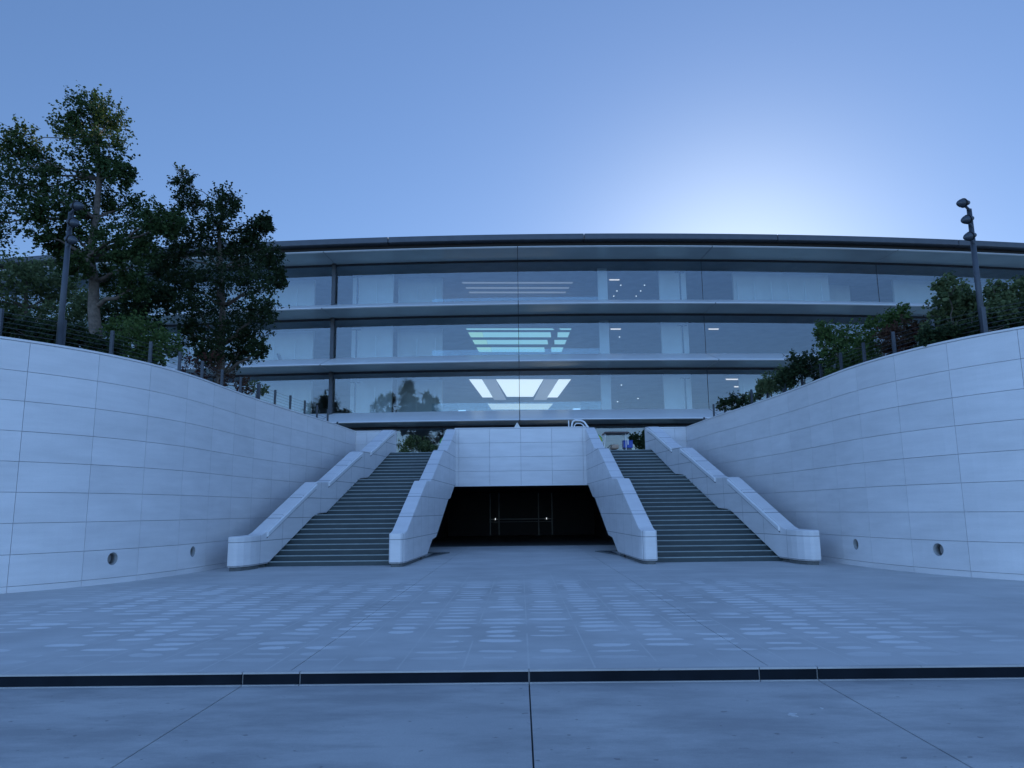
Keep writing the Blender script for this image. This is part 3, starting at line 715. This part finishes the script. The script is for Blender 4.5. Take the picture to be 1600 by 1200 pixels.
# lounge chair behind the glass of the middle floor
p = aty(452, 556, 62.0); t = thing('lounge_chair', 'dark lounge chair behind the second-floor glass, near the left column', 'chair', loc=(p.x, 62.0, FL[2]-.15))
mb = MB(); mb.box(-.55, .35, -.4, .4, .38, .52); mb.build('seat', 'metal_dark', t, bevel=.04)
mb = MB(); mb.loft([[(x, -.4, z_), (x+.1, -.4, z_+.05), (x+.1, .4, z_+.05), (x, .4, z_)] for x, z_ in ((-.55, .45), (-.85, .9), (-.95, 1.25))]); mb.build('backrest', 'metal_dark', t)
mb = MB(); mb.hexa([(.3, -.3, .40), (.42, -.3, .50), (.42, .3, .50), (.3, .3, .40)], [(1.05, -.3, .30), (1.05, -.3, .42), (1.05, .3, .42), (1.05, .3, .30)]); mb.build('footrest', 'metal_dark', t)
for x in (-.4, .25):
    for y_ in (-.33, .33): mb = MB(); mb.tube([(x, y_, 0), (x, y_, .4)], .02, 6); mb.build('leg', 'metal_dark', t)

# rainbow arches
for cx2, lab in ((aty(700, 693, 48).x, 'small rainbow arch sign at the head of the left-hand stairs'), (aty(929, 693, 48).x, 'small rainbow arch sign behind the parapet beside the golf cart')):
    t = thing('rainbow_arch', lab, 'sign', 'rainbow arch signs', loc=(cx2, 48, UP))
    zc_ = aty(700, 693, 48).z-UP
    for k, cn in enumerate(('rb_green', 'rb_yellow', 'rb_orange', 'rb_red', 'rb_purple', 'rb_blue')):
        ro = .52-.06*k; ri = ro-.058; mb = MB(); secs = []
        for i in range(17):
            a = PI*i/16; secs.append([(math.cos(a)*r, y_, zc_+math.sin(a)*r) for r, y_ in ((ro, -.05), (ri, -.05), (ri, .05), (ro, .05))])
        mb.loft(secs); mb.build('colour_band', cn, t)
    mb = MB(); mb.box(-.54, .54, -.05, .05, 0, zc_-.003); mb.build('stand', 'white_paint', t)

# ------------------------------------------------------------------ floodlight masts
def mast(sg, xb, yb, xt, yt, Y, label):
    a = aty(xb, yb, Y); b = aty(xt, yt, Y); x0 = (a.x+b.x)/2
    t = thing('light_mast', label, 'lamp post', 'floodlight masts behind the curved walls', loc=(x0, Y, 4.7))
    H = b.z-4.7
    mb = MB(); mb.tube([(0, 0, 0), (0, 0, H*.5), (0, 0, H)], [.072, .066, .055], 16); mb.build('pole', 'metal_dark', t, True)
    mb = MB(); mb.lathe((0, 0, 0), (0, 0, 1), [(0, .22), (.03, .22), (.05, .12)], 16); mb.build('base_plate', 'metal_dark', t)
    for k, (dz, side) in enumerate(((.13, .30), (-.28, .20), (-.70, .18))):
        d = Vector((-sg*.90, -.34, -.30+(.12 if k == 0 else 0))).normalized()
        p0 = Vector((-sg*side*.55, -.07, H+dz))+d*-.12
        mb = MB()
        mb.lathe(p0, d, [(-.06, .02), (-.055, .05), (.0, .065), (.08, .065), (.095, .055), (.12, .055), (.125, .096), (.15, .10), (.20, .096), (.26, .072), (.31, .04), (.345, .01)], 24)
        h = mb.build('floodlight', 'metal_dark', t, True)
        mb = MB(); mb.lathe(p0, d, [(.105, .08), (.11, .115), (.125, .115), (.13, .08)], 24); mb.build('collar', 'black', h)
        mb = MB(); mb.tube([(0, -.03, H+dz-.18), (-sg*side*.35, -.07, H+dz-.1), tuple(p0+d*.05)], [.035, .03, .03], 8); mb.build('bracket', 'metal_dark', h)
mast(1, 1535, 520, 1516, 327, 17.2, 'tall dark mast with three floodlights on the right, shrubs round its foot')
mast(-1, 93, 538, 110, 332, 16.8, 'tall dark mast with three floodlights on the left, in front of the big tree')

# ------------------------------------------------------------------ fences
def fence(sg, side):
    t = thing('wire_fence', f'dark post and wire fence along the top of the {side} curved wall', 'fence', 'wire fences on the wall tops')
    ps = []
    s = SEND-1.0
    k = 0
    while s > SA-12:
        x, y_, _ = cpt(s, -.55, 0, sg)
        zt = 5.62 if k == 0 else 6.02
        mb = MB(); w_ = .035 if k % 7 != 6 else .05
        mb.box(x-w_, x+w_, y_-w_, y_+w_, 4.6, zt); mb.build('post', 'metal_dark', t); ps.append((x, y_, s))
        s -= 1.36; k += 1
    for i in range(7):
        z_ = 5.30+i*.108
        mb = MB(); mb.tube([(x, y_, z_+(0)) for x, y_, s_ in ps[1:]], .0045, 4); mb.build('wire', 'metal_dark', t)
fence(1, 'left'); fence(-1, 'right')

# ------------------------------------------------------------------ plants
def leaves(name, mat, clumps, per, size, parent, seed, sparse=1.0, elong=1.5, wispy=0):
    rg = np.random.default_rng(seed); V = []
    cs = []
    for (c, r, dens) in clumps:
        n = int(per*dens*sparse*1.45)
        sub = max(5, int(n/22)); d = rg.normal(size=(sub, 3)); d /= np.linalg.norm(d, axis=1)[:, None]
        rr = r*rg.uniform(.25, 1.08, sub)[:, None]**.7; d[:, 2] *= .85
        centers = np.array(c)+d*rr
        for q, dq in zip(centers, d):
            m = int(22*rg.uniform(.3, 1.7)); w_ = r*rg.uniform(.07, .17)
            # leafy sprays: stretched along their own twig direction
            ax = dq+rg.normal(size=3)*.7; ax /= np.linalg.norm(ax)
            cs.append(q+rg.normal(size=(m, 3))*w_*.75+ax*rg.normal(size=(m, 1))*w_*1.5)
        if wispy:
            for _ in range(wispy):
                dd = rg.normal(size=3); dd[2] = abs(dd[2])+.8; dd /= np.linalg.norm(dd); L_ = r*rg.uniform(1.0, 1.55)
                tt = np.linspace(.6, 1, 14)[:, None]; cs.append(np.array(c)+dd*L_*tt+rg.normal(size=(14, 3))*.035)
    P = np.concatenate(cs); N = len(P)
    a = rg.normal(size=(N, 3)); a[:, 2] *= .6; a /= np.linalg.norm(a, axis=1)[:, None]
    b = np.cross(a, rg.normal(size=(N, 3))); b /= np.linalg.norm(b, axis=1)[:, None]
    c3 = np.cross(a, b); sz = size*.82*rg.uniform(.6, 1.35, N)[:, None]
    v0 = P-a*sz*elong*.5; v1 = P+b*sz*.5+c3*sz*.12; v2 = P+a*sz*elong*.5; v3 = P-b*sz*.5+c3*sz*.12
    V = np.stack([v0, v1, v2, v3], 1).reshape(-1, 3)
    me = bpy.data.meshes.new(name); me.vertices.add(4*N); me.vertices.foreach_set('co', V.ravel())
    me.loops.add(4*N); me.loops.foreach_set('vertex_index', np.arange(4*N, dtype=np.int32))
    me.polygons.add(N); me.polygons.foreach_set('loop_start', np.arange(0, 4*N, 4, dtype=np.int32)); me.polygons.foreach_set('loop_total', np.full(N, 4, dtype=np.int32))
    me.update(); me.validate(); me.materials.append(M[mat])
    o = bpy.data.objects.new(name, me); COL.objects.link(o); o.parent = parent; return o
def crooked(a, b, rg, n=6, amp=.12):
    a = Vector(a); b = Vector(b); L_ = (b-a).length; out = []
    for i in range(n+1):
        t_ = i/n; p = a.lerp(b, t_); k = math.sin(PI*t_)*amp*L_
        out.append(p+Vector((rg.uniform(-1, 1), rg.uniform(-1, 1), rg.uniform(-.4, .6)))*k*.5)
    return out
def tree(name, label, cat, Y, clumps_px, trunk_px, mat, per, size, seed, rtrunk, group=None, depth=1.0, forks=None, wispy=0, barkmat='bark', extra_depth=True):
    """clumps_px: (x, y, r[, density]) read at distance Y; every clump gets its own depth, so the crown has volume"""
    rg = random.Random(seed); k = Y/FPX
    base = aty(trunk_px[0][0], trunk_px[0][1], Y); gz = 4.7
    loc = (base.x, Y, gz)
    t = thing(name, label, cat, group, loc=loc)
    L = Vector(loc); cl = []
    for c in clumps_px:
        dens = c[3] if len(c) > 3 else 1.0; r = c[2]*k
        dy = rg.uniform(-1, 1)*depth*r*1.6
        YY = Y+dy; p = aty(c[0], c[1], YY)
        cl.append((np.array(p-L), r*YY/Y, dens))
    # trunk
    tp = [Vector((0, 0, 0))]+[aty(x, y_, Y)-L for x, y_ in trunk_px]
    tp[1] = Vector((tp[1].x, 0, max(.1, tp[1].z)))
    n = len(tp); rad = [rtrunk*(1.25 if i == 0 else 1-.75*i/(n-1)) for i in range(n)]
    mb = MB(); mb.tube(tp, rad, 12); mb.build('trunk', barkmat, t, True)
    mb = MB()
    for (c, r, d) in cl:
        c = Vector(c)
        q = min(range(1, n), key=lambda i: (tp[i]-c).length+max(0, tp[i].z-c.z)*2)
        rr = rad[q]*.55
        pts = crooked(tp[q], c, rg); mb.tube(pts, [max(rr*(1-.8*i/(len(pts)-1)), .012) for i in range(len(pts))], 7)
        for _ in range(4):
            e = c+Vector((rg.gauss(0, 1), rg.gauss(0, 1), rg.gauss(.2, .8)))*r*.55
            pts = crooked(pts[-2], e, rg, 4); mb.tube(pts, [.016, .013, .011, .009, .006], 5)
            pts = crooked(tp[q], c, rg)
    mb.build('branches', barkmat, t, True)
    leaves('crown', mat, cl, per, size, t, seed, wispy=wispy)
    return t
big = [(140,172,34),(108,196,30),(172,190,34),(130,228,38),(172,240,36),(148,275,38),(188,275,24),
 (35,222,30),(2,238,36),(62,250,30),(20,285,40),(78,290,34),(45,330,34),(-22,300,46),(-14,352,38),(100,322,32),(150,325,40),(195,325,36),(212,360,34),(118,368,32),(168,380,38),(66,366,24,.7),(226,392,26),(242,345,28),(268,352,24),(205,418,30),(120,415,26),(95,390,26),(212,450,24,.8),(165,440,26,.7),(-40,250,40),(-60,330,45)]
tree('oak_tree', 'tallest tree with a pale forked trunk and sunlit top, behind the left mast', 'tree', 26.0, big, [(150,525),(146,480),(147,440),(140,400),(150,340),(155,280),(150,215)], 'leaf_oak', 900, .092, 11, .25, wispy=9)
mid = [(286,285,22,.5),(292,318,26,.8),(262,352,26),(352,318,26),(340,348,32),(302,372,34),(268,398,30),(346,392,36),(392,368,26),(410,352,18),(382,402,34),(424,404,22),(330,432,40),(282,440,28),(398,442,34),(434,436,17,.8),(304,478,36),(352,482,42),(408,488,28),(390,520,32),(340,528,38),(300,522,24,.8),(372,556,26),(404,548,16,.8),(322,556,24)]
tree('oak_tree', 'dense dark tree standing against the left end of the glass building', 'tree', 31.0, mid, [(345,590),(345,540),(348,480),(345,420),(342,360),(350,320)], 'leaf_dark', 1200, .092, 12, .2, wispy=7)
tree('evergreen_tree', 'dark bushy tree mass at the far left edge behind the tallest tree', 'tree', 36.0, [(20,428,42),(72,432,38),(40,478,46),(104,462,36),(-22,465,50),(92,500,38),(10,512,42),(-60,440,50),(140,480,30)], [(40,520),(40,480),(42,440)], 'leaf_olive', 1100, .13, 13, .2)
tree('evergreen_tree', 'dark low tree filling the gap between the two oak trunks', 'tree', 34.0, [(205,470,32),(238,462,28),(180,492,30),(225,500,32),(250,420,22,.7),(262,470,24)], [(215,530),(215,500),(218,470)], 'leaf_dark', 1000, .12, 14, .12)
tree('shrub', 'rounded bright green shrub right of the tallest tree trunk', 'shrub', 24.5, [(188,518,26),(224,520,34),(256,540,28),(212,545,30),(184,545,24),(240,556,22)], [(220,556),(220,540)], 'leaf_green', 1000, .08, 15, .05)
tree('shrub', 'low shrub with bare brownish purple twigs under the dark tree', 'shrub', 25.0, [(330,578,24,.30),(358,596,20,.3),(302,572,18,.35),(380,606,14,.3)], [(338,600),(338,590)], 'leaf_red', 700, .06, 16, .03, wispy=7, barkmat='twig')
tree('shrub', 'small leafy shrub behind the lower left fence posts', 'shrub', 29.5, [(395,604,13,.5),(412,610,9,.4)], [(400,618),(400,612)], 'leaf_olive', 500, .07, 17, .03, wispy=3)
tree('hedge', 'dark hedge behind the fence at the far left edge', 'hedge', 21.0, [(5,505,26),(45,515,26),(75,520,24),(-30,500,30),(125,525,20),(95,535,18),(150,538,16),(175,545,14),(60,535,18)], [(50,540),(50,530)], 'leaf_dark', 900, .085, 18, .04)
# right bank, from the wall end outwards
Rp = [
 ('shrub', 'lowest spiky shrub on the right bank, nearest the wall end', 30.0, [(1128,634,10,.7),(1146,630,13),(1163,628,12)], 'leaf_dark', 500, .07, 2),
 ('shrub', 'second shrub up the right bank, dark and small leaved', 27.0, [(1203,600,15),(1222,592,17),(1190,606,10)], 'leaf_olive', 700, .07, 2),
 ('shrub', 'mound of dark foliage between the fence posts on the right bank', 25.0, [(1245,575,22),(1268,570,22),(1232,592,16),(1285,585,20)], 'leaf_dark', 800, .07, 2),
 ('shrub', 'upright green shrub with fine leaves midway up the right bank', 22.5, [(1288,520,16,.8),(1300,545,26),(1325,530,24),(1338,560,24),(1310,570,24)], 'leaf_green', 850, .065, 4),
 ('shrub', 'light green shrub reaching left of the reddish bush', 21.0, [(1365,515,18,.7),(1392,505,16,.7),(1412,492,14,.6),(1355,545,20)], 'leaf_green', 700, .07, 4),
 ('shrub', 'reddish brown shrub on the right bank', 20.0, [(1392,530,22),(1415,520,22),(1438,522,18),(1405,548,22)], 'leaf_red', 850, .06, 2),
 ('shrub', 'tall broad-leaved shrub left of the right mast', 19.0, [(1482,455,22,.8),(1500,470,26),(1475,490,24),(1515,490,26),(1492,512,28),(1460,520,22)], 'leaf_olive', 750, .085, 5),
 ('shrub', 'broad-leaved shrub just right of the right mast', 18.6, [(1556,465,20,.8),(1562,490,26),(1590,500,26),(1540,500,18),(1620,480,26)], 'leaf_olive', 700, .085, 5),
 ('shrub', 'broad-leaved shrub cut by the right edge of the photograph', 18.2, [(1598,455,20,.8),(1612,475,22),(1640,470,26),(1640,500,26)], 'leaf_olive', 600, .085, 4),
 ('hedge', 'low loose hedge filling behind the fence midway up the right bank', 23.5, [(1318,575,14),(1345,565,15),(1372,560,14),(1400,555,14),(1425,548,15),(1450,540,15),(1295,590,12)], 'leaf_olive', 520, .06, 3),
 ('hedge', 'thin trailing hedge behind the lowest fence posts on the right bank', 29.0, [(1175,622,8),(1188,616,9),(1200,612,9),(1216,606,9),(1232,600,9)], 'leaf_olive', 380, .06, 3),
 ('hedge', 'dark low hedge behind the fence at the right edge', 17.8, [(1450,528,16),(1480,524,18),(1512,518,18),(1548,514,18),(1580,510,18),(1612,506,20)], 'leaf_dark', 700, .07, 1)]
for i, (nm, lab, Y, cl, mt, per, sz, wi) in enumerate(Rp):
    xb = sum(c[0] for c in cl)/len(cl); yb = max(c[1] for c in cl)+6
    tree(nm, lab, 'shrub' if nm == 'shrub' else 'hedge', Y, cl, [(xb, yb), (xb, yb-14)], mt, per, sz, 30+i, .035, wispy=wi*2+3)
# bush by the golf cart, ground level of the upper plaza
def bush_up(label, Y, cl, seed, mt='leaf_dark'):
    rg = random.Random(seed); b0 = aty(cl[0][0], cl[0][1], Y); t = thing('shrub', label, 'shrub', loc=(b0.x, Y, UP)); L = Vector((b0.x, Y, UP)); k = Y/FPX
    C = [(np.array(aty(x, y_, Y+rg.uniform(-.5, .5))-L), r*k, 1.0) for x, y_, r in cl]
    mb = MB()
    for c, r, d in C: mb.tube(crooked((0, 0, 0), Vector(c), rg), [.04, .035, .03, .025, .02, .015, .01], 6)
    mb.build('stems', 'bark', t, True); leaves('foliage', mt, C, 700, .09, t, seed, wispy=5)
bush_up('dark leafy bush at the head of the right-hand stairs beside the golf cart', 48.5, [(1000,692,12),(991,686,8),(1012,688,13),(1004,700,13),(1018,698,11),(1010,680,8)], 61)
bush_up('dark leafy bush with pale stems at the head of the left-hand stairs', 50.0, [(650,695,14),(632,702,12),(668,700,14),(640,690,8),(680,705,8)], 62, 'leaf_olive')  # bush added where the glass would mirror a dark tree

# ------------------------------------------------------------------ small marks on the road
def blotch(name, label, mat, c, rx_, ry_, seed, cut=None):
    rg = random.Random(seed); n = 22; vs = []
    for k in range(n):
        a = 2*PI*k/n; r = rg.uniform(.75, 1.1)
        if cut and abs(((a-cut+PI) % (2*PI))-PI) < .7: r *= .25
        vs.append((c.x+math.cos(a)*rx_*r, c.y+math.sin(a)*ry_*r))
    mb = MB(); z_ = c.z
    mb.add([(x, y_, z_+.003) for x, y_ in vs]+[(x, y_, z_+.0005) for x, y_ in vs], [tuple(range(n))]+[(i, n+i, n+(i+1) % n, (i+1) % n) for i in range(n)])
    o = mb.build(name, mat); tag(o, label, 'stain')
sc = simple('pale_dried_splash', (.52, .53, .53), .7, 0, .1, 20)
blotch('dried_splash', 'larger pale dried splash on the road slab right of the centre joint', sc, atz(1240, 1117, -.125), .05, .06, 1, cut=-.4)
blotch('dried_splash', 'smaller pale dried fleck to the right of the larger splash', sc, atz(1284, 1107, -.125), .015, .03, 2)
